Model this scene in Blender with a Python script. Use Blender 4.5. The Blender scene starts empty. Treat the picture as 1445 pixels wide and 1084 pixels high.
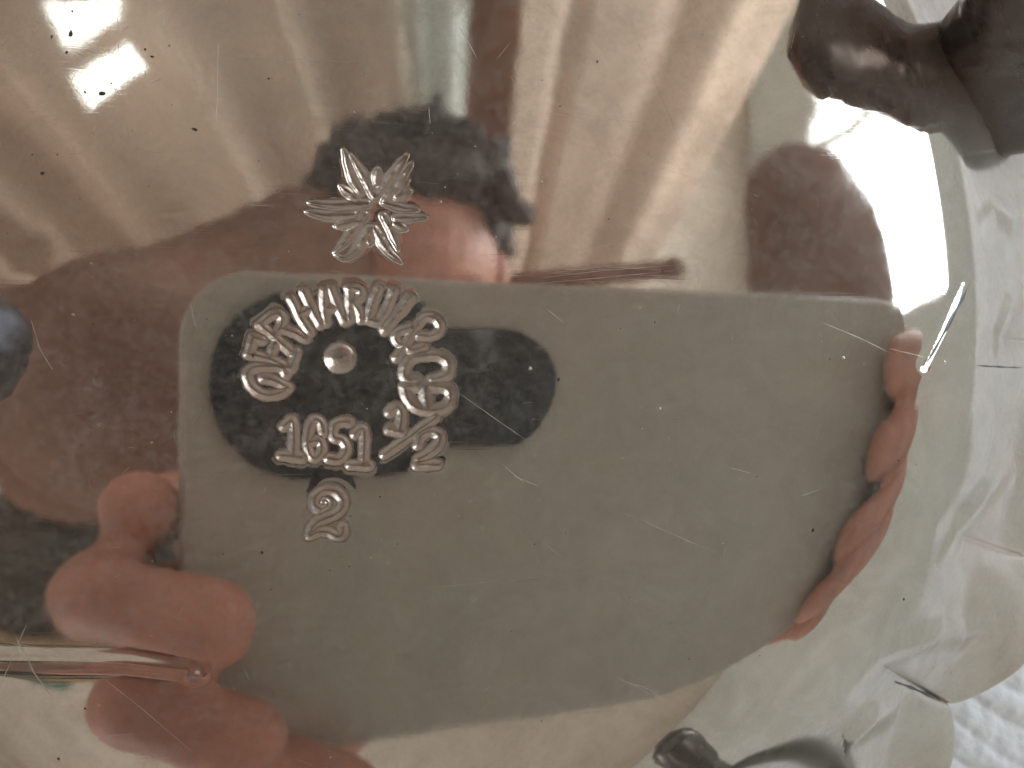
import bpy, math, random
import numpy as np
from mathutils import Vector, Matrix
random.seed(4); rng = np.random.RandomState(4)
sc = bpy.context.scene
COL = sc.collection
MM = 0.001
# ------------------------------------------------------------------ camera (held inside the phone's lens, 62 mm over the dish)
K = .000916; H0 = 62.; TILT = math.radians(9.5)
AX = np.array([math.sin(TILT), 0, -math.cos(TILT)]); RT = np.array([math.cos(TILT), 0, math.sin(TILT)]); UP = np.array([0, 1., 0]); CP = np.array([0, 0, H0])
cam = bpy.data.objects.new('camera', bpy.data.cameras.new('camera')); COL.objects.link(cam)
cam.matrix_world = Matrix(((RT[0], UP[0], -AX[0], 0), (RT[1], UP[1], -AX[1], 0), (RT[2], UP[2], -AX[2], H0 * MM), (0, 0, 0, 1)))
cam.data.sensor_width = 36; cam.data.lens = 27.2
cam.data.clip_start = .002; cam.data.clip_end = 50
cam.data.dof.use_dof = True; cam.data.dof.focus_distance = .064; cam.data.dof.aperture_fstop = 42
sc.camera = cam
# ------------------------------------------------------------------ light
w = bpy.data.worlds.new('World'); sc.world = w; w.use_nodes = True
w.node_tree.nodes['Background'].inputs[0].default_value = (.50, .468, .445, 1)
w.node_tree.nodes['Background'].inputs[1].default_value = .76
sc.view_settings.view_transform = 'Standard'; sc.view_settings.look = 'None'; sc.view_settings.gamma = 1
sc.view_settings.exposure = 0.12
sc.cycles.sample_clamp_indirect = 4; sc.cycles.max_bounces = 10; sc.cycles.glossy_bounces = 7
sc.cycles.use_denoising = True
WINDOW_STRENGTH = 6.0

def area_lamp(name, loc, aim, size, power, col):
    l = bpy.data.lights.new(name, 'AREA'); l.size = size; l.energy = power; l.color = col
    o = bpy.data.objects.new(name, l); COL.objects.link(o); o.location = loc
    o.rotation_euler = (Vector(aim) - Vector(loc)).to_track_quat('-Z', 'Y').to_euler(); return o
area_lamp('fill_light', (-1.5, -1.5, .22), (.9, .0, .3), 1.0, 10, (.95, .985, 1))  # added fill lamp without a real source, lifts wall, cloth and curtains
# ------------------------------------------------------------------ layout helpers: directions seen from the lens
def ray(px, py): return AX + RT * (px - 722.5) * K + UP * (542 - py) * K
def base(px, py, z=0.):                      # point of the dish at height z (mm)
    d = ray(px, py); return CP + d * (H0 - z) / -d[2]
def refl(px, py, z):                         # point at height z (mm) whose image in the flat base lies there
    d = ray(px, py); t = (H0 + z) / -d[2]; return np.array([d[0] * t, d[1] * t, z])
def phl(px, py):                             # the same on the phone's back: its own (s, t) in mm
    d = ray(px, py); d[2] = -d[2]; l = -2 * H0 * math.cos(TILT) / (d[0] * AX[0] + d[2] * AX[2])
    q = np.array([0, 0, -H0]) + l * d - CP; return q @ RT, q @ UP
def php(s, t, n): return CP + RT * s + UP * t - AX * n      # n > 0: away from the dish

def tag(o, label=None, cat=None, group=None, kind=None):
    if label: o['label'] = label
    if cat: o['category'] = cat
    if group: o['group'] = group
    if kind: o['kind'] = kind
    return o
def empty(name, loc, label, cat, group=None):
    o = bpy.data.objects.new(name, None); COL.objects.link(o); o.location = Vector(loc) * MM; o.empty_display_size = .01
    return tag(o, label, cat, group)
def mesh(name, V, F, mat, parent=None, smooth=True, normals=None):
    me = bpy.data.meshes.new(name)
    V = np.asarray(V, float) * MM
    if parent is not None: V = V - np.array(parent.location)
    if isinstance(F, np.ndarray):
        n, k = F.shape
        me.vertices.add(len(V)); me.vertices.foreach_set('co', V.astype(np.float32).ravel())
        me.loops.add(n * k); me.loops.foreach_set('vertex_index', F.astype(np.int32).ravel())
        me.polygons.add(n); me.polygons.foreach_set('loop_start', np.arange(0, n * k, k, dtype=np.int32))
        me.update(calc_edges=True)
    else:
        me.from_pydata([tuple(v) for v in V], [], F)
    me.validate()
    if smooth: me.polygons.foreach_set('use_smooth', [True] * len(me.polygons))
    if normals is not None: me.normals_split_custom_set_from_vertices(normals)
    me.materials.append(mat)
    o = bpy.data.objects.new(name, me); COL.objects.link(o)
    if parent is not None: o.parent = parent
    return o

# ------------------------------------------------------------------ materials
def new_mat(name):
    m = bpy.data.materials.new(name); m.use_nodes = True
    nt = m.node_tree; return m, nt, nt.nodes['Principled BSDF']
def N(nt, t, **kw):
    n = nt.nodes.new(t)
    for k, v in kw.items():
        if k in n.inputs: n.inputs[k].default_value = v
        else: setattr(n, k, v)
    return n
def ramp(nt, src, p0, p1, c0=0, c1=1):
    r = N(nt, 'ShaderNodeMapRange'); r.inputs[1].default_value = p0; r.inputs[2].default_value = p1
    r.inputs[3].default_value = c0; r.inputs[4].default_value = c1; nt.links.new(src, r.inputs[0]); return r.outputs[0]
def noise(nt, scale, detail=4, rough=.5, stretch=None, rot=0, dist=0):
    tc = N(nt, 'ShaderNodeTexCoord'); mp = N(nt, 'ShaderNodeMapping')
    nt.links.new(tc.outputs['Object'], mp.inputs[0])
    if stretch: mp.inputs['Scale'].default_value = stretch
    mp.inputs['Rotation'].default_value = (0, 0, rot)
    n = N(nt, 'ShaderNodeTexNoise'); n.inputs['Scale'].default_value = scale; n.inputs['Detail'].default_value = detail
    n.inputs['Roughness'].default_value = rough; n.inputs['Distortion'].default_value = dist
    nt.links.new(mp.outputs[0], n.inputs['Vector']); return n.outputs[0]
def simple(name, col, rough=.6, metal=0, nscale=None, amt=.25, bump=0, bscale=400, sheen=0):
    m, nt, b = new_mat(name)
    b.inputs['Roughness'].default_value = rough; b.inputs['Metallic'].default_value = metal
    b.inputs['Base Color'].default_value = (*col, 1)
    if sheen: b.inputs['Sheen Weight'].default_value = sheen
    if nscale:
        mx = N(nt, 'ShaderNodeMix', data_type='RGBA')
        mx.inputs[6].default_value = (*[c * (1 - amt) for c in col], 1); mx.inputs[7].default_value = (*[min(1, c * (1 + amt)) for c in col], 1)
        nt.links.new(ramp(nt, noise(nt, nscale, 5, .6), .3, .7), mx.inputs[0]); nt.links.new(mx.outputs[2], b.inputs['Base Color'])
    if bump:
        bp = N(nt, 'ShaderNodeBump'); bp.inputs['Strength'].default_value = bump; bp.inputs['Distance'].default_value = .0005
        nt.links.new(noise(nt, bscale, 5, .6), bp.inputs['Height']); nt.links.new(bp.outputs[0], b.inputs['Normal'])
    return m

def silver(name, tint=(.85, .795, .755), r0=.025, r1=.075, haze=.12, dark=1., fine=1.):
    """old silver plate: mirror with a greasy film, brushed hairlines and tarnish clouds"""
    m, nt, b = new_mat(name)
    L = nt.links
    b.inputs['Metallic'].default_value = 1
    cloud = ramp(nt, noise(nt, 45, 6, .62, dist=.4), .35, .68)
    cloud2 = ramp(nt, noise(nt, 150, 8, .7, dist=1.2), .38, .66)
    mx = N(nt, 'ShaderNodeMix', data_type='RGBA'); L.new(cloud, mx.inputs[0])
    mx.inputs[6].default_value = (tint[0] * 1.02 * dark, tint[1] * .975 * dark, tint[2] * .95 * dark, 1); mx.inputs[7].default_value = (tint[0] * .93 * dark, tint[1] * .965 * dark, tint[2] * .955 * dark, 1)
    mx2 = N(nt, 'ShaderNodeMix', data_type='RGBA', blend_type='MULTIPLY'); L.new(cloud2, mx2.inputs[0])
    L.new(mx.outputs[2], mx2.inputs[6]); mx2.inputs[7].default_value = (.84, .81, .79, 1)
    L.new(mx2.outputs[2], b.inputs['Base Color'])
    mr = N(nt, 'ShaderNodeMath', operation='MULTIPLY'); L.new(cloud2, mr.inputs[0]); L.new(cloud, mr.inputs[1])
    at = N(nt, 'ShaderNodeAttribute', attribute_name='wear')
    wa = N(nt, 'ShaderNodeMath', operation='MULTIPLY_ADD'); L.new(at.outputs['Fac'], wa.inputs[0]); wa.inputs[1].default_value = .20; L.new(ramp(nt, mr.outputs[0], 0, .8, r0, r1), wa.inputs[2])
    L.new(wa.outputs[0], b.inputs['Roughness'])
    # hairlines: very stretched noise in three directions, as fine relief
    acc = None
    for rot, st, sc_ in ((.08, (9, 420, 60), 10), (1.35, (8, 380, 60), 9), (-.7, (10, 300, 60), 8)):
        h = ramp(nt, noise(nt, sc_, 3, .6, stretch=st, rot=rot), .64, .80)
        if acc is None: acc = h
        else:
            a = N(nt, 'ShaderNodeMath', operation='ADD'); L.new(acc, a.inputs[0]); L.new(h, a.inputs[1]); acc = a.outputs[0]
    gr = noise(nt, 1900, 4, .7)
    a = N(nt, 'ShaderNodeMath', operation='MULTIPLY_ADD'); L.new(gr, a.inputs[0]); a.inputs[1].default_value = 1.5; L.new(acc, a.inputs[2])
    bp = N(nt, 'ShaderNodeBump'); bp.inputs['Strength'].default_value = .30 * fine; bp.inputs['Distance'].default_value = .0000016
    L.new(a.outputs[0], bp.inputs['Height']); L.new(bp.outputs[0], b.inputs['Normal'])
    # greasy film: a thin diffuse veil, thicker in smudges
    d = N(nt, 'ShaderNodeBsdfDiffuse'); cd = N(nt, 'ShaderNodeMix', data_type='RGBA'); L.new(ramp(nt, noise(nt, 28, 4, .6), .38, .62), cd.inputs[0])
    cd.inputs[6].default_value = (.62, .50, .44, 1); cd.inputs[7].default_value = (.46, .50, .45, 1); L.new(cd.outputs[2], d.inputs[0])
    ms = N(nt, 'ShaderNodeMixShader')
    f = ramp(nt, cloud2, 0, 1, haze * .6, haze * 1.35)
    g2 = ramp(nt, noise(nt, 520, 8, .75, dist=.6), .30, .72, .45, 1.6); fm = N(nt, 'ShaderNodeMath', operation='MULTIPLY'); L.new(f, fm.inputs[0]); L.new(g2, fm.inputs[1])
    g3 = ramp(nt, noise(nt, 1700, 5, .7, dist=.4), .36, .66, .55, 1.5); fm2 = N(nt, 'ShaderNodeMath', operation='MULTIPLY'); L.new(fm.outputs[0], fm2.inputs[0]); L.new(g3, fm2.inputs[1])
    fw = N(nt, 'ShaderNodeMath', operation='MULTIPLY_ADD'); L.new(at.outputs['Fac'], fw.inputs[0]); fw.inputs[1].default_value = .10; L.new(fm2.outputs[0], fw.inputs[2])
    L.new(fw.outputs[0], ms.inputs[0])
    L.new(b.outputs[0], ms.inputs[1]); L.new(d.outputs[0], ms.inputs[2])
    L.new(ms.outputs[0], nt.nodes['Material Output'].inputs[0])
    return m
M = {}
M['silver'] = silver('old_silver_plate')
M['stamp'] = silver('struck_silver', tint=(.60, .515, .46), r0=.28, r1=.42, haze=.16, fine=7)
M['foot'] = silver('tarnished_silver', tint=(.15, .135, .13), r0=.25, r1=.5, haze=.05, fine=2)
M['foot_black'] = silver('blue_black_silver', tint=(.045, .055, .075), r0=.3, r1=.6, haze=.06, fine=2)  # same silver with a much darker bluish tint
M['scratch'] = simple('bright_scratch', (.60, .56, .50), .4, .6)
M['pit'] = simple('dark_pit', (.05, .04, .035), .5)
M['seam'] = simple('dark_seam_metal', (.10, .10, .11), .4, .5, 900)  # dark metal of the thin strips along the lobe seams
M['cloth'] = simple('white_cotton', (.80, .82, .85), .9, 0, 90, .06, .35, 1800)
M['phone'] = simple('olive_grey_phone_glass', (.47, .415, .34), .35, 0, 25, .06)
M['black'] = simple('black_glass', (.018, .018, .02), .12)
M['lens'] = simple('lens_glass', (.01, .01, .015), .03)
M['ring'] = simple('dark_metal_ring', (.02, .02, .022), .3)
M['skin'] = simple('skin', (.52, .235, .155), .5, 0, 70, .22, .4, 500)
M['hair'] = simple('dark_brown_hair', (.06, .038, .03), .6, 0, 120, .5, .8, 300)
M['sweater'] = simple('brown_knit', (.215, .108, .072), .95, 0, 60, .18, .8, 350)
M['trousers'] = simple('dark_olive_cloth', (.085, .078, .058), .95, 0, 30, .15)
M['curtain_tan'] = simple('tan_linen', (.62, .485, .375), .95, 0, 6, .10, .3, 300)
M['curtain_sheer'] = simple('pale_sheer', (.72, .73, .66), .95, 0, 6, .06)
M['curtain_cream'] = simple('cream_linen', (.76, .60, .475), .95, 0, 7, .10)
M['wood'] = simple('brown_wood', (.22, .10, .065), .6, 0, 9, .25)
M['wall'] = simple('cream_plaster', (.66, .57, .47), .95, 0, 4, .08)
M['wall_pale'] = simple('pale_plaster', (.74, .78, .74), .95, 0, 4, .05)
M['frame'] = simple('white_window_frame', (.75, .76, .74), .5)
M['teal'] = simple('teal_book_cloth', (.02, .20, .15), .7)
M['page'] = simple('tan_pages', (.62, .42, .25), .9, 0, 60, .15)
M['cover'] = simple('black_book_cover', (.02, .02, .02), .5)
M['eye'] = simple('eye_white', (.7, .68, .65), .2)
def emit(name, col, s):
    m = bpy.data.materials.new(name); m.use_nodes = True; nt = m.node_tree
    e = N(nt, 'ShaderNodeEmission'); e.inputs[0].default_value = (*col, 1); e.inputs[1].default_value = s
    nt.links.new(e.outputs[0], nt.nodes['Material Output'].inputs[0]); return m
M['daylight'] = emit('daylight_pane', (.86, .95, 1.0), WINDOW_STRENGTH)
M['glint_glow'] = emit('glint_pane_glow', (.92, 1.0, .96), 2.4)  # glow of the added glint panes, no window there

# ================================================================== THE DISH
CX, CY = -4.9, 3.4
def circ_interp(th, angs, vals):
    a = np.radians(np.array(angs, float)); v = np.array(vals, float)
    a = np.concatenate([a - 2 * np.pi, a, a + 2 * np.pi]); v = np.tile(v, 3)
    # smooth (cosine kernel) version of the linear interpolation
    out = 0
    for k in np.linspace(-.14, .14, 9): out = out + np.interp(th + k, a, v)
    return out / 9
def RA(th): return circ_interp(th, [-180, -150, -120, -90, -70, -54, -40, -29, -15, 0, 14, 28, 45, 70, 100, 135], [34, 37, 42, 45, 46, 47.5, 50.5, 53, 55.5, 56.5, 57, 58.5, 59, 56, 51, 40])
NOTCH = [-175, -150, -126, -104, -84, -64, -46.5, -30.2, -16.7, 1, 17, 33, 50, 68, 88, 110, 132, 155]
def RBbase(th): return circ_interp(th, [-180, -150, -120, -90, -60, -46, -30, -17, 1, 17, 33, 60, 90, 135], [60, 62, 66, 70, 72, 74, 75.8, 77, 84, 90, 92, 90, 80, 66])
def lobe(th):                                 # 0 at a notch, 1 mid-lobe; and lobe index
    n = np.radians(np.array(NOTCH, float)); n = np.concatenate([n[-1:] - 2 * np.pi, n, n[:1] + 2 * np.pi])
    t = (th + np.pi) % (2 * np.pi) - np.pi
    i = np.clip(np.searchsorted(n, t) - 1, 0, len(n) - 2)
    f = (t - n[i]) / (n[i + 1] - n[i]); return f, i
def RB(th):
    f, i = lobe(th); return RBbase(th) + 4.2 * np.sin(np.pi * np.clip(f, 0, 1)) ** .75
# --- stamps: strokes in the photograph's own pixels, grouped letter by letter
def Z1(pts): return [(280 + x / 3.6125, 390 + y / 3.6125) for x, y in pts]
def Z2(pts): return [(410 + x / 5.418, 190 + y / 5.418) for x, y in pts]
def Z3(pts): return [(400 + x / 9.857, 670 + y / 9.857) for x, y in pts]
ST = []                                       # (part name, label, [(polyline px, halfwidth px)], depth mm)
def L_(lab, strokes, hw=5.2, dep=.30, name='letter'):
    ST.append((name, lab, [(Z1(s), hw) for s in strokes], dep))
L_('struck letter G', [[(445, 500), (430, 462), (330, 458), (262, 470), (240, 505), (275, 580), (345, 612), (415, 600), (455, 568)], [(330, 520), (385, 530), (455, 568)]], 5.0)
L_('struck letter E', [[(250, 395), (370, 425), (470, 470)], [(255, 392), (278, 315)], [(365, 418), (385, 350)], [(472, 465), (500, 385)], [(278, 315), (325, 325)]], 4.8)
L_('struck letter R', [[(312, 245), (400, 320), (470, 385)], [(320, 240), (372, 190), (425, 195), (425, 250), (385, 300)], [(415, 265), (480, 280), (545, 318)]], 4.8)
L_('struck letter H', [[(472, 112), (515, 205), (565, 285)], [(535, 82), (575, 165), (620, 245)], [(520, 190), (580, 160)]], 4.8)
L_('struck letter A', [[(640, 72), (640, 160), (650, 238)], [(672, 62), (705, 150), (745, 228)], [(650, 165), (708, 160)]], 4.8)
L_('struck letter R', [[(770, 62), (772, 140), (770, 218)], [(765, 60), (825, 62), (828, 105), (785, 135)], [(790, 140), (820, 180), (830, 222)]], 4.8)
L_('struck letter D', [[(918, 65), (885, 145), (862, 222)], [(992, 75), (965, 160), (918, 235)], [(862, 222), (918, 235)]], 4.8)
L_('struck letter I', [[(1080, 108), (1020, 190), (950, 272)]], 5.4)
L_('struck ampersand', [[(1010, 415), (1060, 340), (1110, 260), (1150, 200), (1215, 215), (1240, 270), (1190, 310), (1120, 300)], [(1085, 262), (1000, 285), (1010, 345), (1060, 350), (1080, 385), (1150, 360)]], 4.6)
L_('struck letter C', [[(1190, 525), (1265, 515), (1285, 450), (1240, 402), (1110, 405), (1055, 440), (1045, 525), (1110, 528)]], 5.6)
L_('struck letter O', [[(1050, 565), (1070, 640), (1120, 680), (1240, 685), (1288, 640), (1280, 570), (1200, 558), (1055, 562)], [(1155, 560), (1165, 680)]], 6.4)
L_('struck numeral 1', [[(435, 765), (488, 718), (485, 905)], [(418, 915), (528, 925)]], 5.2, name='numeral')
L_('struck numeral 6', [[(638, 795), (625, 738), (585, 728), (555, 790), (555, 895), (592, 940), (632, 895), (622, 835), (575, 845)]], 4.8, name='numeral')
L_('struck numeral 5', [[(768, 745), (690, 742), (682, 828), (735, 830), (762, 885), (722, 942), (660, 930)]], 5, name='numeral')
L_('struck numeral 1', [[(795, 805), (850, 762), (842, 950)], [(770, 962), (868, 968)]], 5, name='numeral')
L_('struck fraction one half', [[(975, 695), (1010, 662), (1040, 690), (1028, 775)], [(972, 780), (1045, 798)]], 5.6, name='numeral')
L_('struck fraction stroke', [[(945, 910), (1060, 830), (1210, 722)]], 4.8, name='numeral')
L_('struck fraction two', [[(1118, 860), (1128, 812), (1185, 785), (1238, 815), (1215, 880), (1120, 935)], [(1112, 960), (1222, 962)]], 5.4, name='numeral')
ST.append(('numeral', 'struck numeral 2', [(Z3([(500, 480), (425, 440), (425, 330), (500, 240), (620, 205), (750, 240), (835, 350), (820, 470), (730, 550), (600, 600), (480, 640), (400, 720), (360, 830)]), 5.4),
                                 (Z3([(360, 850), (500, 790), (620, 800), (720, 860), (820, 860), (830, 730)]), 5.0), (Z3([(490, 490), (600, 455), (625, 390), (570, 345), (540, 375)]), 3.0)], .27))
ST.append(('centre_dot', 'round struck dot inside the arc of letters', [([(479.3, 505.5), (479.4, 505.6)], 20)], .42))
STAR = [([(530, 440), (450, 300), (402, 110)], 4.6), ([(640, 480), (560, 330), (455, 150)], 4.0), ([(650, 480), (760, 340), (895, 150)], 4.6), ([(715, 500), (830, 370), (930, 215)], 4.0), ([(800, 445), (905, 345)], 2.6),
        ([(710, 520), (830, 560), (985, 575)], 3.8), ([(800, 640), (920, 640), (1050, 632)], 4.0), ([(710, 620), (780, 760), (825, 890)], 4.2), ([(640, 720), (730, 880), (850, 985)], 4.6),
        ([(565, 615), (470, 760), (375, 860), (330, 905)], 4.6), ([(600, 720), (520, 870), (420, 965), (340, 920)], 4.6), ([(590, 530), (380, 545), (135, 520)], 4.6), ([(480, 612), (300, 625), (115, 590)], 4.8),
        ([(668, 250), (655, 370)], 4.2), ([(815, 480), (925, 425)], 4.4), ([(800, 680), (890, 728)], 4.8), ([(600, 740), (603, 850)], 5.8), ([(495, 665), (335, 702)], 4.8), ([(500, 490), (375, 390)], 4.6)]
STARS = [(Z2(s), hw) for s, hw in STAR]
ST.append(('star_stamp', 'eight rayed star struck above the lettering', STARS, .30))

def fbm(x, y, s, seed, oct=3):
    r = np.random.RandomState(seed); o = 0 * x; amp = 1.
    for k in range(oct):
        for j in range(5):
            a = r.uniform(0, 2 * np.pi); q = s * 2 ** k * r.uniform(.7, 1.4)
            o = o + amp * np.sin((x * np.cos(a) + y * np.sin(a)) * q + r.uniform(0, 7)) / 5
        amp *= .5
    return o
def bumpd(x, y, p, rx, ry, rot, d):
    c, s = math.cos(rot), math.sin(rot); u = ((x - p[0]) * c + (y - p[1]) * s) / rx; v = (-(x - p[0]) * s + (y - p[1]) * c) / ry
    return d * np.exp(-(u * u + v * v))
def crease(x, y, pts, wdt, d, fade=True, both=False):
    """a dent along a polyline (mm)"""
    o = 0 * x
    for i in range(len(pts) - 1):
        ax, ay = pts[i][:2]; bx, by = pts[i + 1][:2]
        t = np.clip(((x - ax) * (bx - ax) + (y - ay) * (by - ay)) / ((bx - ax) ** 2 + (by - ay) ** 2), 0, 1)
        dd = np.hypot(x - ax - t * (bx - ax), y - ay - t * (by - ay))
        f = (i + t) / (len(pts) - 1); amp = np.sin(np.pi * np.clip(f, .001, .999)) ** .6 if both else (1 - f) ** .6 if fade else 1
        o = np.maximum(o, amp * np.exp(-(dd / wdt) ** 2))
    return d * o
P_ = lambda l: [tuple(base(*q)[:2]) for q in l]
CREASE1 = P_([(-60, 932), (60, 934), (180, 936), (300, 950)])
CREASE2 = P_([(1372, 396), (1345, 445), (1306, 515)])
DENTS = [(base(275, 956)[:2], .5, .42, 0, -.07), (base(762, 585)[:2], 1.2, 2.4, -.4, .012), (base(750, 690)[:2], 1.6, .7, -.4, -.01), (base(60, 400)[:2], 1.4, 2.2, .3, .012), (base(45, 360)[:2], 1.6, 1.0, .9, -.012), (base(700, 590)[:2], 9, 5, .3, .01), (base(1170, 150)[:2], 2.2, 1.2, .2, .012),
         (base(240, 300)[:2], 1.0, .35, .2, -.006), (base(345, 345)[:2], .8, .3, .2, -.005)]
def _fl(q):
    z = -7.
    return tuple(base(*q, z=z)[:2])
CRESTS = [[_fl(q) for q in l] for l in ([(1150, 945), (1235, 905), (1320, 893), (1385, 908), (1440, 885)], [(1290, 790), (1330, 735), (1380, 690), (1450, 655)], [(1385, 520), (1392, 470), (1420, 430), (1460, 415)], [(1330, 330), (1378, 300), (1420, 310), (1460, 290)], [(1180, 1040), (1230, 1010), (1290, 1010)])]
def Hs(x, y):
    """height of the dish's underside (mm), without the stamps"""
    th = np.arctan2(y - CY, x - CX); r = np.hypot(x - CX, y - CY)
    d = r - RA(th); B = RB(th) - RA(th)
    # soft shoulder, then a steady flank that flares out again towards the rim
    wd = 9.0; e = np.clip((d + wd) / (2 * wd), 0, None)
    sl = .62
    z = -sl * np.where(e < 1, wd * e ** 2 * e * (2 - e) , wd + (d - wd)) 
    s = np.clip(d / B, 0, 1.05)
    z = z + 5.5 * np.clip(s - .45, 0, None) ** 2 * 4 * .45
    f, i = lobe(th)
    puff = np.sin(np.pi * np.clip(f, 0, 1))
    k = np.clip((s - .12) / .88, 0, 1)
    z = z + 3.8 * k ** 1.2 * (puff ** .6 - .55)
    # shallow S-waves across each lobe
    z = z + .85 * k * np.sin(2 * np.pi * (f * 1.0 + s * 1.3 + i * .31)) * puff + .06 * k * fbm(x, y, .28, 7, 2)
    flat = np.exp(-np.clip(d + 4, 0, None) / 9)
    z = z + .012 * fbm(x, y, .16, 3, 3) + .0012 * fbm(x, y, 1.1, 9, 2)
    # very slight belly of the whole base
    for p, rx, ry, ro, dd in DENTS: z = z + bumpd(x, y, p, rx, ry, ro, dd)
    z = z + crease(x, y, CREASE1, .55, -.16) + crease(x, y, CREASE2, .5, -.10, False) * 1.0
    for c_ in CRESTS:
        z = z + crease(x, y, c_, 1.6, .85, False, True) * np.clip(k * 3, 0, 1)
    return z
def chaikin(P, n=2):
    for _ in range(n):
        if len(P) < 3: return P
        Q_ = [P[0]]
        for a, b in zip(P[:-1], P[1:]): Q_ += [(a[0] * .75 + b[0] * .25, a[1] * .75 + b[1] * .25), (a[0] * .25 + b[0] * .75, a[1] * .25 + b[1] * .75)]
        P = Q_[:1] + Q_[2:-2] + [Q_[-2], P[-1]] if len(Q_) > 5 else Q_ + [P[-1]]
    return P
def seg_dist(x, y, pts):
    D = np.full(x.shape, 1e9)
    for i in range(len(pts) - 1):
        (ax, ay), (bx, by) = pts[i], pts[i + 1]
        L2 = (bx - ax) ** 2 + (by - ay) ** 2 + 1e-12
        t = np.clip(((x - ax) * (bx - ax) + (y - ay) * (by - ay)) / L2, 0, 1)
        D = np.minimum(D, np.hypot(x - ax - t * (bx - ax), y - ay - t * (by - ay)))
    return D

dish = empty('silver_dish', (CX, CY, -15), 'old silver plated dish lying upside down with ruffled scalloped rim and struck maker marks', 'dish')
# stamped field: a dense grid
p0 = base(285, 775); p1 = base(655, 195); STEP = .062
gx = np.arange(p0[0], p1[0], STEP); gy = np.arange(p0[1], p1[1], STEP)
X, Y = np.meshgrid(gx, gy); ny, nx = X.shape
Zg = Hs(X, Y)
jit = 1 + .20 * fbm(X, Y, 3.0, 21, 3)
owner = -np.ones(X.shape, int); best = np.full(X.shape, 1e9); carve = np.zeros(X.shape); lip = np.zeros(X.shape)
for k, (nm, lab, strokes, dep) in enumerate(ST):
    cv = np.zeros(X.shape); dm = np.full(X.shape, 1e9)
    for pl, hw in strokes:
        pm = chaikin([tuple(base(*q)[:2]) for q in pl]); wm = hw * .0575 * (1.0 if nm == 'centre_dot' else 1.38); taper = nm == 'star_stamp'
        if taper: wm *= 1.15
        xs = [q[0] for q in pm]; ys = [q[1] for q in pm]; mg = wm + .9
        i0 = max(0, int((min(xs) - mg - gx[0]) / STEP)); i1 = min(nx, int((max(xs) + mg - gx[0]) / STEP) + 2)
        j0 = max(0, int((min(ys) - mg - gy[0]) / STEP)); j1 = min(ny, int((max(ys) + mg - gy[0]) / STEP) + 2)
        sl_ = (slice(j0, j1), slice(i0, i1))
        D = seg_dist(X[sl_], Y[sl_], pm) / (jit[sl_] if nm != 'centre_dot' else 1 + (jit[sl_] - 1) * .12)
        if taper:                                   # petals: fat in the middle, pointed at the tips
            A0, A1 = np.array(pm[0]), np.array(pm[-1]); l2 = ((A1 - A0) ** 2).sum()
            tt = np.clip(((X[sl_] - A0[0]) * (A1[0] - A0[0]) + (Y[sl_] - A0[1]) * (A1[1] - A0[1])) / l2, 0, 1)
            cs = base(530, 288)[:2]
            if np.hypot(*(A0 - cs)) > np.hypot(*(A1 - cs)): tt = 1 - tt
            D = D / (.12 + .88 * np.sin(np.pi * (.25 + .75 * tt)) ** .7)
        u = D / wm
        prof = np.where(u < 1, (1 - np.clip(u, 0, 1) ** 2) ** .8, 0) if (taper or nm == 'centre_dot') else np.clip(1.12 - np.sqrt(u * u * 1.1 + .03), 0, 1)
        cv[sl_] = np.maximum(cv[sl_], prof * dep * (.8 if taper else 1. if nm == 'centre_dot' else .62))
        dm[sl_] = np.minimum(dm[sl_], D - wm)
    # neighbouring strikes cut into each other but leave a low wall
    carve = np.maximum(carve, cv)
    lip = np.maximum(lip, np.exp(-(dm / .22) ** 2) * (dm > 0))
    t = dm < np.minimum(best, .16)
    owner[t] = k; best = np.where(t, dm, best)
# soften the section edges a little
def blur(A, n=1):
    for _ in range(n):
        A = (A + np.roll(A, 1, 0) + np.roll(A, -1, 0) + np.roll(A, 1, 1) + np.roll(A, -1, 1)) / 5
    return A
carve = blur(carve, 2)
rough_floor = .030 * fbm(X, Y, 5.5, 31, 3) * np.clip(carve / .2, 0, 1)
edge = np.minimum(np.minimum(X - gx[0], gx[-1] - X), np.minimum(Y - gy[0], gy[-1] - Y)); ef = np.clip(edge / .4, 0, 1)
Zg = Zg - ef * (carve + rough_floor) + ef * .012 * blur(lip, 2)
# the numeral 2 also sits in a faint ring
q = base(469, 716); Zg = Zg + ef * .012 * np.exp(-((np.hypot((X - q[0]), (Y - q[1]) - .6) - 1.75) / .25) ** 2)
gyd, gxd = np.gradient(Zg, STEP)
NRM = np.dstack([-gxd, -gyd, np.ones_like(gxd)]); NRM /= np.linalg.norm(NRM, axis=2, keepdims=True)
Vg = np.dstack([X, Y, Zg]).reshape(-1, 3); Ng = NRM.reshape(-1, 3)
idx = np.arange(ny * nx).reshape(ny, nx)
Q = np.stack([idx[:-1, :-1], idx[:-1, 1:], idx[1:, 1:], idx[1:, :-1]], -1)
own = owner[:-1, :-1]
def sub(name, mask, mat, parent):
    F = Q[mask]; u, inv = np.unique(F, return_inverse=True)
    return mesh(name, Vg[u], inv.reshape(F.shape), mat, parent, normals=Ng[u])
for k, (nm, lab, strokes, dep) in enumerate(ST):
    if (own == k).any():
        o = sub(nm, own == k, M['stamp'], dish); o['label'] = lab
# flank: columns run from the grid's border to the rim
per = np.concatenate([idx[0, :-1], idx[:-1, -1], idx[-1, :0:-1], idx[:0:-1, 0]])
pp = Vg[per][:, :2]; th = np.arctan2(pp[:, 1] - CY, pp[:, 0] - CX); ncol = len(per)
NA, NB = 100, 120
ct, sn = np.cos(th), np.sin(th)
rings = []
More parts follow.
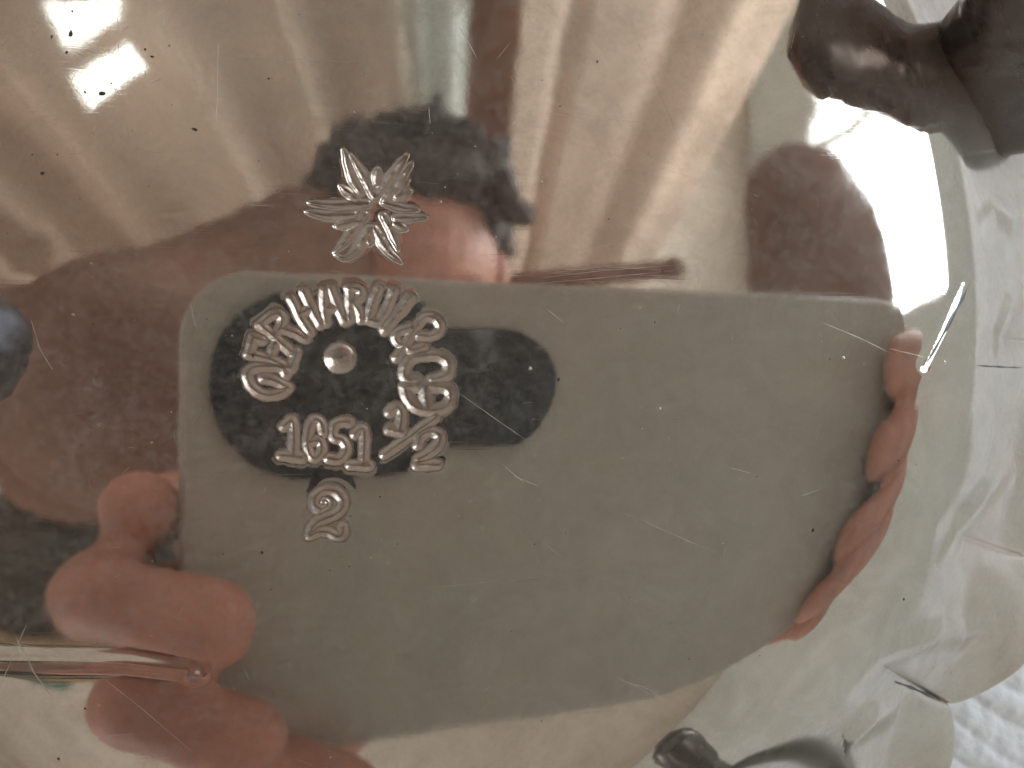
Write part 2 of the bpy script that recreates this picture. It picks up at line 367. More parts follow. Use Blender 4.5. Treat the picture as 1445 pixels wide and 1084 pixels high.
# use directions spread more evenly than the border's own
rb = RB(th); ra = RA(th)
for k in range(1, NA + 1):
    t = k / NA; rr = np.hypot(pp[:, 0] - CX, pp[:, 1] - CY) * (1 - t) + (ra - 9.) * t
    rings.append(rr)
for k in range(1, NB + 1):
    t = k / NB; rings.append((ra - 9.) * (1 - t) + rb * t)
R = np.array(rings); Xf = CX + R * ct; Yf = CY + R * sn
Zf = Hs(Xf, Yf); e = .03
nxv = -(Hs(Xf + e, Yf) - Hs(Xf - e, Yf)) / (2 * e); nyv = -(Hs(Xf, Yf + e) - Hs(Xf, Yf - e)) / (2 * e)
Nf = np.dstack([nxv, nyv, np.ones_like(nxv)]); Nf /= np.linalg.norm(Nf, axis=2, keepdims=True)
# rolled rim
ex = []
for dr, dz in ((.35, -.25), (.5, -.7), (.25, -1.15), (-.6, -1.3), (-3, -.9)):
    ex.append(np.stack([CX + (rb + dr) * ct, CY + (rb + dr) * sn, Zf[-1] + dz], -1))
exn = []
for a_ in (.6, 1.5, 2.4, 3.1, 3.1):
    exn.append(np.stack([ct * math.sin(a_), sn * math.sin(a_), np.full(ncol, math.cos(a_))], -1))
Vf = np.concatenate([np.dstack([Xf, Yf, Zf]).reshape(-1, 3), np.array(ex).reshape(-1, 3)])
Nf = np.concatenate([Nf.reshape(-1, 3), np.array(exn).reshape(-1, 3)])
nr = NA + NB + 5
ri = np.arange(nr * ncol).reshape(nr, ncol)
A_ = np.concatenate([np.arange(ncol)[None] - ncol, ri])          # row 0: the grid's border (fixed up below)
Fq = np.stack([A_[:-1], np.roll(A_[:-1], -1, 1), np.roll(A_[1:], -1, 1), A_[1:]], -1).reshape(-1, 4)
Fq = Fq[:, ::-1]
Fg = Q[own < 0].reshape(-1, 4)
u, inv = np.unique(np.concatenate([Fg.ravel(), per]), return_inverse=True)
Fg2 = inv[:Fg.size].reshape(Fg.shape); perm = inv[Fg.size:]
nb = len(u)
Fq2 = np.where(Fq >= 0, Fq + nb, 0)
neg = Fq < 0
Fq2[neg] = perm[Fq[neg] + ncol]
body = mesh('body', np.concatenate([Vg[u], Vf]), np.concatenate([Fg2, Fq2]), M['silver'], dish, normals=np.concatenate([Ng[u], Nf]))
sf = np.clip((R - ra) / (rb - ra), -1, 1)
wear = np.concatenate([np.zeros(nb), np.clip((sf + .04) / .42, 0, 1).ravel(), np.ones(5 * ncol)]) * 1.0
at_ = body.data.attributes.new('wear', 'FLOAT', 'POINT'); at_.data.foreach_set('value', wear.astype(np.float32))
zrim = float(Zf[-1].min()) - 1.3

# feet ---------------------------------------------------------------
def sweep(pts, rad, seg=28, sub_=8, squash=None):
    """closed rounded sweep through points; rad entries (ra, rb) along/aside; returns V, F"""
    P = np.array(pts, float); n = len(P)
    def cr(A, t):
        i = min(int(t), n - 2); f = t - i
        a, b, c, d = A[max(i - 1, 0)], A[i], A[i + 1], A[min(i + 2, n - 1)]
        return .5 * ((2 * b) + (-a + c) * f + (2 * a - 5 * b + 4 * c - d) * f * f + (-a + 3 * b - 3 * c + d) * f ** 3)
    Rr = np.array([(r, r) if np.isscalar(r) else r for r in rad], float)
    ts = np.linspace(0, n - 1, (n - 1) * sub_ + 1); C = np.array([cr(P, t) for t in ts]); R_ = np.array([cr(Rr, t) for t in ts])
    T = np.gradient(C, axis=0); T /= np.linalg.norm(T, axis=1)[:, None]
    ref = np.array([0, 0, 1.]) if abs(T[0][2]) < .9 else np.array([0, 1., 0])
    V = []; 
    u_ = np.cross(ref, T[0]); u_ /= np.linalg.norm(u_)
    caps = 6
    rows = []
    for i in range(len(C)):
        u_ = u_ - T[i] * (u_ @ T[i]); u_ /= np.linalg.norm(u_); v_ = np.cross(T[i], u_)
        rows.append((C[i], u_.copy(), v_, R_[i], T[i]))
    full = []
    for j in range(caps, 0, -1):
        a = j / caps * math.pi / 2 * .98; c, u1, v1, r1, t1 = rows[0]; full.append((c - t1 * math.sin(a) * min(r1), u1, v1, r1 * math.cos(a)))
    full += [(c, u1, v1, r1) for c, u1, v1, r1, t1 in rows]
    for j in range(1, caps + 1):
        a = j / caps * math.pi / 2 * .98; c, u1, v1, r1, t1 = rows[-1]; full.append((c + t1 * math.sin(a) * min(r1), u1, v1, r1 * math.cos(a)))
    for c, u1, v1, r1 in full:
        for k in range(seg):
            a = 2 * math.pi * k / seg; V.append(c + u1 * math.cos(a) * r1[0] + v1 * math.sin(a) * r1[1])
    F = []
    for i in range(len(full) - 1):
        for k in range(seg):
            F.append((i * seg + k, i * seg + (k + 1) % seg, (i + 1) * seg + (k + 1) % seg, (i + 1) * seg + k))
    F.append(tuple(range(seg))[::-1]); F.append(tuple((len(full) - 1) * seg + k for k in range(seg)))
    return V, F
def joined(parts):
    V, F = [], []
    for v, f in parts:
        o = len(V); V += list(v); F += [tuple(i + o for i in q) for q in f]
    return V, F
def foot(b, top, size=1., flare=(12, 6), seed=0, sag=(0, 0, 1.5), mat='foot'):
    b = np.array(b, float); top = np.array(top, float); mid = (b * .55 + top * .45) + np.array(sag)
    V, F = sweep([b + (0, 0, -1.5), b * .75 + top * .25 + (0, 0, .5) + np.array([sag[0], sag[1], 0]) * .6, mid, top + (0, 0, -1.), top], [(flare[0] * size, flare[1] * size), (flare[0] * .72 * size, flare[1] * .7 * size), (6.2 * size, 4.2 * size), (6.0 * size, 5.4 * size), (5.0 * size, 4.6 * size)], 56, 12)
    V = np.array(V); r = fbm(V[:, 0], V[:, 1] + V[:, 2] * .7, .55, 60 + seed, 3)
    c = (b + top) / 2; dirv = V - c; dirv /= np.linalg.norm(dirv, axis=1)[:, None] + 1e-9
    r2 = fbm(V[:, 0], V[:, 1] - V[:, 2] * .9, 2.6, 80 + seed, 3)
    V = V + dirv * (r[:, None] * .55 + r2[:, None] * .16)
    f_ = mesh('foot', V, F, M[mat], dish)
    # bright silver ribs added to give the foot a lit edge
    s = np.array([b[1] - top[1], top[0] - b[0], 0]); s /= np.linalg.norm(s) + 1e-9
    for k, off in enumerate((-.8, .0, .8) if seed != 1 else ()):
        q0 = b + s * off * flare[0] * size + (0, 0, -1.0); q1 = (b + top) / 2 + s * off * 4.6 * size + (0, 0, 3.2 * size)
        out = np.array([b[0] - top[0], b[1] - top[1], 0]); out /= np.linalg.norm(out) + 1e-9
        V2, F2 = sweep([q0 + out * 1.5, (q0 + q1) / 2 + out * 3.2 + (0, 0, .6), q1 + out * 2.4, top + s * off * 3 + out * 2], [.9, .8, .7, .5], 14, 8)
        mesh('rib', V2, F2, M['silver'], f_)
    return f_
foot((64, 31, -8), (51.8, 38.0, 14), 1.45, (9, 4.8), 1, (0, 0, 3))
foot((49.5, -43.5, -6), (33.6, -43.4, 14), .55, (4.6, 4), 2, (1, -11, 0))
foot((-43, 3, -3), (-37.2, 3, 10), 1.25, (12, 7), 3, (0, 0, 1.5), 'foot_black')

# seams between lobes, scratches, pits -------------------------------
def surf(x, y): return float(Hs(np.array([x]), np.array([y]))[0])
def strip(pts, w0, lift=.02, n=40):
    """thin raised sliver that follows the dish's surface; pts in photograph pixels on the base"""
    V, F = [], []
    P = np.array([base(*q)[:2] for q in pts]); t = np.linspace(0, len(P) - 1, n)
    x = np.interp(t, np.arange(len(P)), P[:, 0]); y = np.interp(t, np.arange(len(P)), P[:, 1])
    dx, dy = np.gradient(x), np.gradient(y); l = np.hypot(dx, dy) + 1e-9; px_, py_ = -dy / l, dx / l
    wv = w0 * np.sin(np.pi * np.clip(np.linspace(.02, .98, n), 0, 1)) ** .5 * (1 + .3 * np.sin(np.linspace(0, 19, n) + x[0]))
    for k, s in ((0, -1), (1, 0), (2, 1)):
        X_ = x + px_ * wv * s; Y_ = y + py_ * wv * s; Z_ = Hs(X_, Y_) + (lift if s == 0 else -.006)
        V += [(a, b, c) for a, b, c in zip(X_, Y_, Z_)]
    for k in range(2):
        for i in range(n - 1): F.append((k * n + i, (k + 1) * n + i, (k + 1) * n + i + 1, k * n + i + 1))
    return V, F
def on_flank(q):    # px of something lower than the base -> px that base() maps onto the true x, y
    z = 0
    for _ in range(25):
        p = base(*q, z=z); z = .6 * z + .4 * surf(p[0], p[1])
    return p
def strip_xy(P, w0, lift=.02, n=40):
    inv = []
    for p in P:
        qv = np.array([p[0], p[1], 0]) - CP; w_ = qv @ AX; inv.append((722.5 + qv @ RT / w_ / K, 542 - qv @ UP / w_ / K))
    return strip(inv, w0, lift, n)
for pts, w0 in ((([1262, 962], [1290, 972], [1328, 990]), .16), (([1345, 752], [1385, 766], [1420, 779]), .14), (([1368, 400], [1345, 445], [1308, 512]), .20), (([1378, 516], [1410, 518], [1444, 519]), .10), (([1395, 30], [1412, 110], [1428, 200]), .3)):
    P = [on_flank(q) for q in pts]; V, F = strip_xy(P, w0, .05)
    mesh('seam', V, F, M['seam'], dish)
scr = []
BIG = [([(648, 555), (700, 592), (744, 622)], .05), ([(308, 62), (307, 110), (305, 178)], .05), ([(648, 38), (660, 58), (674, 84)], .09), ([(44, 452), (56, 492), (74, 522)], .10), ([(270, 430), (272, 445), (277, 464)], .07),
       ([(0, 970), (18, 925), (38, 880)], .08), ([(22, 898), (45, 945), (76, 988)], .13), ([(330, 82), (420, 84), (500, 88)], .06), ([(770, 160), (840, 167), (900, 172)], .09), ([(790, 360), (840, 350), (880, 340)], .05),
       ([(760, 400), (850, 392), (950, 382)], .05), ([(765, 392), (850, 382), (955, 374)], .05), ([(775, 386), (850, 376), (945, 368)], .04), ([(874, 958), (900, 970), (936, 990)], .06), ([(880, 962), (910, 970), (930, 982)], .05), ([(1160, 455), (1215, 478), (1260, 500)], .06), ([(1255, 492), (1290, 500), (1312, 505)], .06),
       ([(708, 655), (740, 682)], .05), ([(605, 150), (607, 175)], .05), ([(535, 0), (565, 50)], .04), ([(770, 435), (795, 455)], .06), ([(0, 60), (12, 80), (26, 106)], .07), ([(2, 68), (12, 50)], .05), ([(130, 945), (200, 1000), (270, 1060)], .03),
       ([(1130, 700), (1160, 690)], .04), ([(1030, 660), (1060, 668)], .03), ([(725, 672), (745, 680), (760, 686)], .06), ([(0, 905), (60, 915), (210, 928)], .06), ([(940, 1040), (955, 1015)], .04), ([(700, 85), (720, 60)], .03),
       ([(1105, 42), (1112, 60), (1100, 80)], .06), ([(1122, 45), (1116, 70)], .07), ([(1183, 150), (1197, 146)], .09), ([(985, 405), (987, 360)], .04), ([(900, 60), (960, 200)], .02), ([(800, 200), (1010, 260)], .02), ([(870, 720), (1010, 780)], .02), ([(600, 830), (760, 815)], .02)]
for pts, wd_ in BIG: scr.append(strip(pts, wd_ * .5, .012))
for _ in range(75):
    x0, y0 = random.uniform(-20, 1240), random.uniform(-10, 1090); a = random.choice([random.gauss(.15, .25), random.gauss(-1.2, .4), random.uniform(0, 3.1)]); l = random.choice([7, 9, 14, 30]) * random.uniform(.5, 1.6)
    scr.append(strip([(x0, y0), (x0 + l * .5 * math.cos(a), y0 + l * .5 * math.sin(a) + random.uniform(-.06, .06) * l), (x0 + l * math.cos(a), y0 + l * math.sin(a))], random.choice([.008, .012, .018]), .006, 8))
for _ in range(42):                            # worn patch in the bright corner
    x0, y0 = random.gauss(125, 45), random.gauss(80, 45); a = random.uniform(0, 3.1); l = random.uniform(6, 26)
    scr.append(strip([(x0, y0), (x0 + l * math.cos(a), y0 + l * math.sin(a))], .03, .012, 8))
V, F = joined(scr); tag(mesh('scratches', V, F, M['scratch'], dish), kind='stuff')
def specks(n, region, r0, r1, col, name, fixed=()):
    V, F = [], []
    L = [(x, y, r) for x, y, r in fixed] + [(random.uniform(*region[0]), random.uniform(*region[1]), r0 * (r1 / r0) ** (random.random() ** 2)) for _ in range(n)]
    for x, y, r in L:
        c = base(x, y); o = len(V); k = 9; sq = random.uniform(.45, 1); a0 = random.uniform(0, 3)
        for i in range(k):
            a = 2 * math.pi * i / k; rr = r * random.uniform(.7, 1.15); u1 = math.cos(a) * rr; v1 = math.sin(a) * rr * sq
            X_ = c[0] + u1 * math.cos(a0) - v1 * math.sin(a0); Y_ = c[1] + u1 * math.sin(a0) + v1 * math.cos(a0); V.append((X_, Y_, surf(X_, Y_) - .004))
        V.append((c[0], c[1], surf(c[0], c[1]) + min(.05, r * .35)))
        F += [(o + i, o + (i + 1) % k, o + k) for i in range(k)]
    return tag(mesh(name, V, F, col, dish), kind='stuff')
specks(150, ((0, 1280), (0, 1080)), .03, .10, M['scratch'], 'bright_specks', [(103, 444, .16), (931, 577, .17), (748, 520, .18), (622, 285, .12), (500, 158, .10), (52, 30, .18), (46, 45, .12), (518, 577, .08), (1190, 505, .2), (1342, 511, .2)])
specks(190, ((0, 1300), (0, 1080)), .03, .09, M['pit'], 'dark_pits', [(1147, 749, .22), (100, 48, .32), (144, 132, .3), (73, 52, .16), (94, 74, .14), (102, 16, .12), (120, 130, .14), (157, 118, .12), (275, 183, .26), (60, 245, .2), (370, 780, .18), (843, 87, .12), (1270, 650, .1), (379, 111, .14), (788, 536, .2), (495, 728, .1),
    (700, 560, .10), (690, 518, .18), (725, 500, .16), (748, 590, .12), (82, 1072, .15), (120, 1000, .15), (1300, 856, .22), (215, 80, .18), (205, 70, .12)])

# ================================================================== CLOTH UNDER THE DISH
def axis(a, b, d, lo, hi):
    m = np.arange(a, b, d); l = [a]; s = d
    while l[-1] > lo: s *= 1.25; l.append(l[-1] - s)
    r_ = [m[-1]]; s = d
    while r_[-1] < hi: s *= 1.25; r_.append(r_[-1] + s)
    return np.concatenate([l[:0:-1], m, r_[1:]])
ax_, ay_ = axis(40, 110, .3, -600, 800), axis(-70, 60, .3, -600, 600)
Xc, Yc = np.meshgrid(ax_, ay_)
fade = np.exp(-(np.clip(np.hypot(Xc - 75, Yc + 20) - 90, 0, None) / 60) ** 2)
rip = np.abs(np.sin((Xc * .55 + Yc * .85) * .95 + 1.2 * fbm(Xc, Yc, .25, 41, 2))) ** .8 * .5 + .4 * fbm(Xc, Yc, .9, 43, 3) + .8 * fbm(Xc, Yc, .12, 44, 2)
Zc = zrim - 1.9 + fade * rip
ii = np.arange(Xc.size).reshape(Xc.shape); Fc = np.stack([ii[:-1, :-1], ii[:-1, 1:], ii[1:, 1:], ii[1:, :-1]], -1).reshape(-1, 4)
cl = mesh('tablecloth', np.dstack([Xc, Yc, Zc]).reshape(-1, 3), Fc, M['cloth'])
tag(cl, 'white crinkled cotton cloth lying under the silver dish', 'cloth')

# ================================================================== THINGS THE DISH MIRRORS
def quadgrid(fn, nu, nv):
    V = [fn(u_ / nu, v_ / nv) for v_ in range(nv + 1) for u_ in range(nu + 1)]
    F = [(v_ * (nu + 1) + u_, v_ * (nu + 1) + u_ + 1, (v_ + 1) * (nu + 1) + u_ + 1, (v_ + 1) * (nu + 1) + u_) for v_ in range(nv) for u_ in range(nu)]
    return V, F
def rounded(s0, s1, t0, t1, r, n0, n1, k=12, bev=1.0):
    """rounded slab in the phone's own frame, with a small edge bevel"""
    V, F = [], []
    def ringp(ins, n):
        out = []
        rr = max(r - ins, .1)
        for cx, cy, a0 in ((s1 - r, t1 - r, 0), (s0 + r, t1 - r, 90), (s0 + r, t0 + r, 180), (s1 - r, t0 + r, 270)):
            for j in range(k + 1):
                a = math.radians(a0 + 90 * j / k); out.append(php(cx + rr * math.cos(a), cy + rr * math.sin(a), n))
        return out
    rr_ = [ringp(bev, n0), ringp(bev * .3, n0 + bev * .3), ringp(0, n0 + bev), ringp(0, n1 - bev), ringp(bev * .3, n1 - bev * .3), ringp(bev, n1)]
    m = len(rr_[0]); V = [p for q_ in rr_ for p in q_]
    for i in range(5):
        for j in range(m): F.append((i * m + j, i * m + (j + 1) % m, (i + 1) * m + (j + 1) % m, (i + 1) * m + j))
    F.append(tuple(range(m))[::-1]); F.append(tuple(5 * m + j for j in range(m)))
    return V, F
ph = empty('smartphone', php(48, -20, 6), 'olive grey smartphone held flat over the dish by both hands with its black camera bump', 'phone')
S0, S1, T0, T1 = -30., 128., -58., 17.5
V, F = rounded(S0, S1, T0, T1, 11, 2.6, 10.5); mesh('back_cover', V, F, M['phone'], ph, smooth=False)
V, F = rounded(S0 + .8, S1 - .8, T0 + .8, T1 - .8, 10.5, 10.55, 10.9, bev=.15); mesh('screen', V, F, M['black'], ph, smooth=False)
V, F = rounded(-25.6, 14.5, -14.9, 14.8, 14.2, .7, 2.55, bev=.4); mesh('camera_bump', V, F, M['black'], ph, smooth=False)
V, F = rounded(-8, 30.6, -10.8, 9.4, 10, .9, 2.5, bev=.4); mesh('camera_bump', V, F, M['black'], ph, smooth=False)
for s in (-14, 0, 15.5):
    def ring(r0, r1, n0, n1, m=32):
        V = [php(s + r_ * math.cos(a), -2.5 + r_ * math.sin(a), n) for r_, n in ((r0, n0), (r1, n0), (r1, n1), (r0, n1)) for a in [2 * math.pi * j / m for j in range(m)]]
        F = [(i * m + j, i * m + (j + 1) % m, ((i + 1) % 4) * m + (j + 1) % m, ((i + 1) % 4) * m + j) for i in range(4) for j in range(m)]
        return V, F
    V, F = ring(4.6, 5.2, .45, .72); lr = mesh('lens', V, F, M['ring'], ph)
def slab(pts, z, thick, mat, name, parent=None, dz=None):
    """prism whose face towards the dish has the given corners (mm)"""
    P = [np.array(p, float) for p in pts]; n = len(P)
    V = P + [p + np.array([0, 0, thick]) for p in P]
    F = [tuple(range(n)), tuple(range(2 * n - 1, n - 1, -1))] + [(i, i + n, (i + 1) % n + n, (i + 1) % n) for i in range(n)]
    return mesh(name, V, F, mat, parent, smooth=False)

# --- curtains behind the person
VX, VY = 650., 860.
def cz(py): return 850 + .35 * py
def curtain(xa, xb, mat, label, seed, pleat=95, amp=22, dz=0, soft=False):
    r = random.Random(seed); o = empty('curtain', refl((xa + xb) / 2, 0, cz(0) + dz), label, 'curtain', 'curtains hanging behind the person')
    n = max(36, int((xb - xa) / 3)); ph_ = r.uniform(0, 6)
    def fn(u_, v_):
        x = xa + (xb - xa) * u_; y = -420 + 940 * v_
        xx = VX + (x - VX) * (VY - y) / VY
        a = ph_ + 2 * math.pi * x / pleat + 1.3 * math.sin(x / pleat * 1.7 + seed)
        z = cz(y) + dz + amp * (1.6 * abs(math.sin(a / 2)) ** .55 - 1 + .35 * math.sin(a * .37 + 2)) * (1 - .12 * math.sin(y / 150 + seed))
        if soft: z = cz(y) + dz + amp * (math.exp(-((x - 815) / 16) ** 2) * 2.2 + math.exp(-((x - 965) / 26) ** 2) * 1.3 - math.exp(-((x - 1040) / 30) ** 2) + .5 * math.sin(x / 60))
        p = refl(xx, y, cz(y) + dz); p[2] = z; return p
    V, F = quadgrid(fn, n, 40); mesh('panel', V, F, mat, o)
    def hem(u_, v_):
        p = fn(u_, .985 + .015 * v_); p = np.array(p); p[2] -= 3; return p
    V, F = quadgrid(hem, n, 2); mesh('hem', V, F, mat, o)
    return o
curtain(-620, 560, M['curtain_tan'], 'wide tan linen curtain left of the head, mirrored in slanting pleats', 3, 215, 30)
curtain(568, 662, M['curtain_sheer'], 'narrow pale sheer curtain right above the head', 5, 48, 12, 10)
curtain(737, 1130, M['curtain_cream'], 'cream curtain right of the dark wooden post', 8, 235, 9, soft=True)
pst = slab([refl(650, -400, 905), refl(760, -400, 905), refl(733, 430, 1060), refl(668, 430, 1060)], 0, 30, M['wood'], 'wooden_post')
tag(pst, 'dark brown wooden post seen between the pale and cream curtains', 'post')
rod = empty('curtain_rod', refl(855, 388, 640), 'short brown wooden rod mirrored just above the phone edge', 'rod')
V, F = sweep([refl(730, 396, 640), refl(855, 388, 640), refl(952, 380, 640)], [9, 9, 9.5], 20, 6); mesh('rod', V, F, M['wood'], rod)
V, F = sweep([refl(950, 380, 640), refl(957, 379.5, 640)], [10.5, 9], 20, 4); mesh('rod_end', V, F, M['wood'], rod)
wb = slab([(-2500, -2500, 1800), (2200, -2500, 1800), (2200, 2500, 1800), (-2500, 2500, 1800)], 0, 60, M['wall'], 'wall_back'); tag(wb, kind='structure')

# --- window, and glowing panes added for glints
def window(name, x, y0, y1, z0, z1, label, ny_, nz_, mat):
    o = empty(name, (x, (y0 + y1) / 2, (z0 + z1) / 2), label, 'window')
    fw = 22
    def bar(a0, a1, b0, b1):
        return slab([(x - 25, a0, b0), (x + 25, a0, b0), (x + 25, a1, b0), (x - 25, a1, b0)], 0, b1 - b0, M['frame'], 'frame', o)
    for a0, a1, b0, b1 in ((y0 - fw, y0, z0 - fw, z1 + fw), (y1, y1 + fw, z0 - fw, z1 + fw), (y0, y1, z0 - fw, z0), (y0, y1, z1, z1 + fw)): bar(a0, a1, b0, b1)
    for i in range(1, ny_): yy = y0 + (y1 - y0) * i / ny_; bar(yy - 9, yy + 9, z0, z1)
    for i in range(ny_):
        ya = y0 + (y1 - y0) * i / ny_ + (9 if i else 0); yb = y0 + (y1 - y0) * (i + 1) / ny_ - (9 if i < ny_ - 1 else 0)
        slab([(x + 2, ya, z0), (x + 6, ya, z0), (x + 6, yb, z0), (x + 2, yb, z0)], 0, z1 - z0, mat, 'pane', o)
    return o
window('window', 950, 120, 900, 330, 1500, 'tall bright window whose daylight glares in the dish shoulder', 2, 1, M['daylight'])
wr = []
for (ya, yb, za, zb) in ((-2500, 98, -600, 1790), (922, 2500, -600, 1790), (98, 922, -600, 308), (98, 922, 1522, 1790)):
    tag(slab([(930, ya, za), (990, ya, za), (990, yb, za), (930, yb, za)], 0, zb - za, M['wall_pale'], 'wall_right'), kind='structure')
sw = empty('glint_panes', refl(120, 70, 780), 'two added glowing panes standing in for window glints in a dent', 'window')  # emissive panes added in place of glints off a dent in the metal
for q4 in (((62, 8), (172, 0), (166, 26), (92, 74)), ((96, 108), (180, 62), (206, 96), (122, 154))):
    slab([refl(*q_, 790) for q_ in q4], 0, 3, M['glint_glow'], 'pane', sw)

# --- the person: body mesh, hair and clothes
def remeshed(name, parts, mat, parent, voxel, smooth_it=4, disp=0):
    V, F = joined(parts); o = mesh(name, V, F, mat, parent)
    r = o.modifiers.new('remesh', 'REMESH'); r.mode = 'VOXEL'; r.voxel_size = voxel * MM; r.use_smooth_shade = True
    s = o.modifiers.new('smooth', 'SMOOTH'); s.iterations = smooth_it; s.factor = .5
    if disp:
        t = bpy.data.textures.new(name, 'CLOUDS'); t.noise_scale = .012; t.noise_depth = 3
        d = o.modifiers.new('displace', 'DISPLACE'); d.texture = t; d.strength = disp * MM; d.mid_level = .5; d.texture_coords = 'GLOBAL'
    return o
person = empty('person', (0, -80, 600), 'person in a brown long sleeved sweater leaning over the dish and holding the phone', 'person')
HD = refl(580, 374, 620)
def ell(c, r, seg=32):
    V, F = [], []
    n = seg // 2
    for i in range(n + 1):
        a = math.pi * (i * .98 + .01 * n) / n
        for j in range(seg): b_ = 2 * math.pi * j / seg; V.append((c[0] + r[0] * math.sin(a) * math.cos(b_), c[1] + r[1] * math.cos(a), c[2] + r[2] * math.sin(a) * math.sin(b_)))
    for i in range(n):
        for j in range(seg): F.append((i * seg + j, i * seg + (j + 1) % seg, (i + 1) * seg + (j + 1) % seg, (i + 1) * seg + j))
    F.append(tuple(range(seg))); F.append(tuple(n * seg + j for j in range(seg))[::-1])
    return V, F
def fing(pts, rad): return sweep([php(*p) for p in pts], rad, 18, 6)
def phq(px, py, n):
    s, t = phl(px, py); k_ = 1 - n * .0 ; return (s * k_, t * k_, n)
fl = []
# left hand: fingers come round the phone's left edge, tips on its back
fl.append(fing([(-8, -22, 28), (-26, -21, 24), (-35.5, -20, 14), (-35.2, -18.2, 4)], [6.6, 6.3, 5.8, 5.7]))
a1, a2 = phq(150, 850, -7), phq(296, 862, -7.0)
fl.append(fing([(-6, -36, 30), (-34, -37, 22), (a1[0] - 1, a1[1] + .5, 3), (a1[0] + 3.5, a1[1] + 1.2, -6.5), a2], [6.6, 6.6, 6.9, 5.7, 6.7]))
a1, a2 = phq(210, 995, -6), phq(345, 1018, -6.5)
fl.append(fing([(-4, -50, 30), (-28, -53, 22), (a1[0] - 2, a1[1], 2), (a1[0] + 3, a1[1], -5), a2], [6.6, 6.6, 6.5, 5.4, 6.1]))
a1, a2 = phq(400, 1100, -3), phq(478, 1102, -5)
fl.append(fing([(-2, -62, 28), (-20, -68, 20), (a1[0] - 2, a1[1] - 1, 4), a2], [8, 7.6, 7, 6.2]))
fl.append(fing([(-10, -40, 34), (5, -15, 30), (14, -4, 22), (20, 3, 15)], [12, 10, 9, 8]))               # thumb, on the screen side
fl.append(sweep([php(-2, -58, 32), php(0, -40, 36), php(-4, -22, 32)], [(14, 12), (18, 13), (13, 11)], 24, 6))
WL = refl(235, 560, 140)
fl.append(sweep([php(2, -40, 38), php(-8, -30, 56), WL, refl(200, 545, 215)], [14, 15, 16, 18], 24, 6))
# right hand, on the right end of the phone
for t_, tip in ((6, 106), (-12, 102), (-30, 97), (-46, 92)):
    fl.append(fing([(100, t_ * .8 - 6, 28), (132, t_, 26), (150, t_ - 1, 10), (142, t_ - 2, -5), (tip + 12, t_ - 3, -7), (tip, t_ - 3, -6)], [9, 9, 8.6, 8.2, 8, 7]))
fl.append(fing([(104, -62, 28), (118, -69, 22), (112, -67, 6), (104, -62, -4)], [8, 7.6, 7, 6.4]))
fl.append(fing([(104, -20, 34), (88, -8, 28), (74, -2, 20), (66, 3, 15)], [12, 10, 9, 8]))
fl.append(sweep([php(104, -50, 32), php(104, -30, 36), php(106, -12, 32)], [(13, 12), (18, 13), (13, 11)], 24, 6))
WR = php(150, 6, 75)
fl.append(sweep([php(106, -28, 38), php(125, -10, 55), WR, WR * .6 + refl(1178, 410, 220) * .4], [14, 16, 17, 18], 24, 6))
# head, neck, torso core
fl += [ell(HD, (74, 98, 88)), ell(HD + (0, -42, -28), (52, 62, 58)), ell(HD + (0, -60, -88), (13, 26, 16)), ell(HD + (0, -48, -80), (10, 22, 14)),
       ell(HD + (78, -14, 8), (9, 30, 18)), ell(HD + (-78, -14, 8), (9, 30, 18)), ell(HD + (0, -84, -66), (26, 9, 14)), ell(HD + (0, -20, -70), (56, 10, 14))]
fl.append(sweep([HD + (0, -50, 20), HD + (0, -150, 90), HD + (0, -230, 120)], [58, 56, 70], 28, 6))
fl.append(sweep([HD + (-180, -190, 110), HD + (0, -200, 130), HD + (180, -190, 110)], [(60, 60), (80, 80), (60, 60)], 28, 6))
fl.append(sweep([HD + (0, -200, 130), HD + (0, -280, 150), HD + (0, -340, 180)], [(120, 70), (110, 70), (90, 60)], 28, 6))
fl.append(sweep([WL, refl(200, 545, 215), refl(170, 560, 320), refl(185, 525, 430), refl(290, 475, 510), HD + (-140, -190, 115)], [15, 18, 22, 26, 30, 38], 20, 6))
fl.append(sweep([WR, refl(1178, 410, 220), refl(1150, 330, 320), refl(1124, 290, 400), refl(1134, 420, 440), refl(1150, 560, 520), HD + (140, -180, 118)], [16, 17, 17, 19, 21, 28, 38], 20, 6))
remeshed('body', fl, M['skin'], person, 1.7, 3)
for s in (-30, 30):
    V, F = ell(HD + (s, -38, -80), (12, 7, 9), 16); mesh('eye', V, F, M['eye'], person)
# hair: thick, wavy, standing off the crown
hr = random.Random(3); hp = [ell(HD + (0, 26, 26), (78, 88, 82)), ell(HD + (-34, 60, -26), (50, 50, 52)), ell(HD + (-56, 14, -34), (36, 66, 52)), ell(HD + (58, 44, -6), (24, 40, 44)), ell(HD + (12, 62, -50), (58, 30, 44))]
for _ in range(320):
    a = hr.uniform(.12, math.pi + .5); q_ = HD + np.array([math.cos(a) * 80, 22 + math.sin(a) * 86, hr.uniform(-60, 70)]); rr = hr.uniform(8, 15)
    if q_[2] < HD[2] - 20 and abs(q_[0] - HD[0] - 20) < 42 and q_[1] < HD[1] + 62: continue
    d_ = np.array([hr.uniform(-14, 14), hr.uniform(-10, 12), hr.uniform(-16, 16)]); hp.append(sweep([q_, q_ + d_, q_ + d_ * 1.3 + (0, 6, 0)], [rr, rr * .8, rr * .4], 10, 3))
remeshed('hair', hp, M['hair'], person, 3.0, 6, 5)
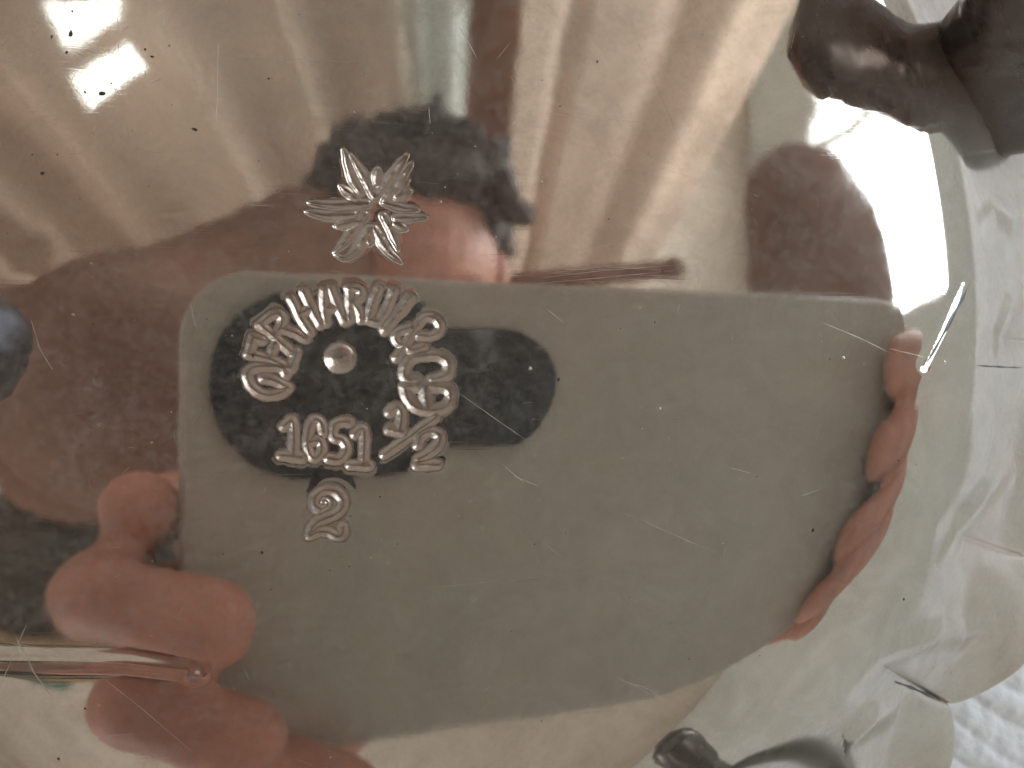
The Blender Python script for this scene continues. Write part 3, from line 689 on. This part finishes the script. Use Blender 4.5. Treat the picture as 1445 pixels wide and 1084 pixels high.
# sweater: left sleeve large in the mirror, torso behind the phone, right sleeve
SL = [refl(430, 375, 560), refl(290, 470, 510), refl(175, 515, 430), refl(170, 560, 320), refl(195, 556, 220), refl(228, 560, 145), php(-13, -24, 56)]
sp = [sweep(SL, [58, 68, 66, 52, 37, 27, 23], 32, 8),
      sweep([HD + (-190, -190, 118), HD + (0, -205, 150), HD + (190, -190, 118)], [(82, 76), (100, 92), (78, 72)], 32, 6),
      sweep([HD + (0, -200, 150), HD + (0, -310, 180), HD + (0, -400, 240)], [(180, 100), (165, 95), (130, 80)], 32, 6),
      sweep([HD + (0, -120, 85), HD + (0, -170, 100)], [72, 86], 28, 4),
      sweep([HD + (175, -150, 118), refl(1150, 560, 520), refl(1132, 420, 440), refl(1122, 275, 400), refl(1150, 330, 320), refl(1178, 410, 220), WR, php(136, -6, 58)], [50, 46, 36, 30, 32, 30, 29, 26], 30, 8),
      sweep([refl(120, 500, 480), refl(128, 610, 470)], [60, 58], 28, 4), sweep([HD + (-160, -180, 118), refl(330, 425, 530)], [72, 58], 28, 5)]
remeshed('sweater', sp, M['sweater'], person, 5.0, 6, 4)
tr = [sweep([refl(-120, 800, 620), refl(120, 805, 600), refl(420, 800, 640)], [(60, 62), (62, 62), (70, 66)], 32, 6), sweep([refl(420, 800, 640), HD + (0, -380, 280)], [70, 70], 28, 6)]
remeshed('trousers', tr, M['trousers'], person, 6.0, 6, 3)

# --- books on a shelf edge at the lower left of the mirror image
b1 = empty('book', refl(60, 930, 520), 'thick black covered book with tan pages mirrored at the lower left', 'book')
slab([refl(-260, 912, 520), refl(225, 922, 520), refl(230, 930, 520), refl(-260, 930, 520)], 0, 60, M['page'], 'pages', b1)
slab([refl(-260, 930.5, 518), refl(232, 930.5, 518), refl(236, 938, 518), refl(-260, 946, 518)], 0, 64, M['cover'], 'cover', b1)
b2 = empty('book', refl(40, 960, 520), 'slim teal bound book under the black covered book', 'book')
slab([refl(-260, 946.5, 522), refl(150, 944, 522), refl(150, 962, 522), refl(-260, 958, 522)], 0, 58, M['page'], 'pages', b2)
slab([refl(-260, 958.5, 520), refl(96, 962.5, 520), refl(96, 973, 520), refl(-260, 972, 520)], 0, 62, M['teal'], 'cover', b2)
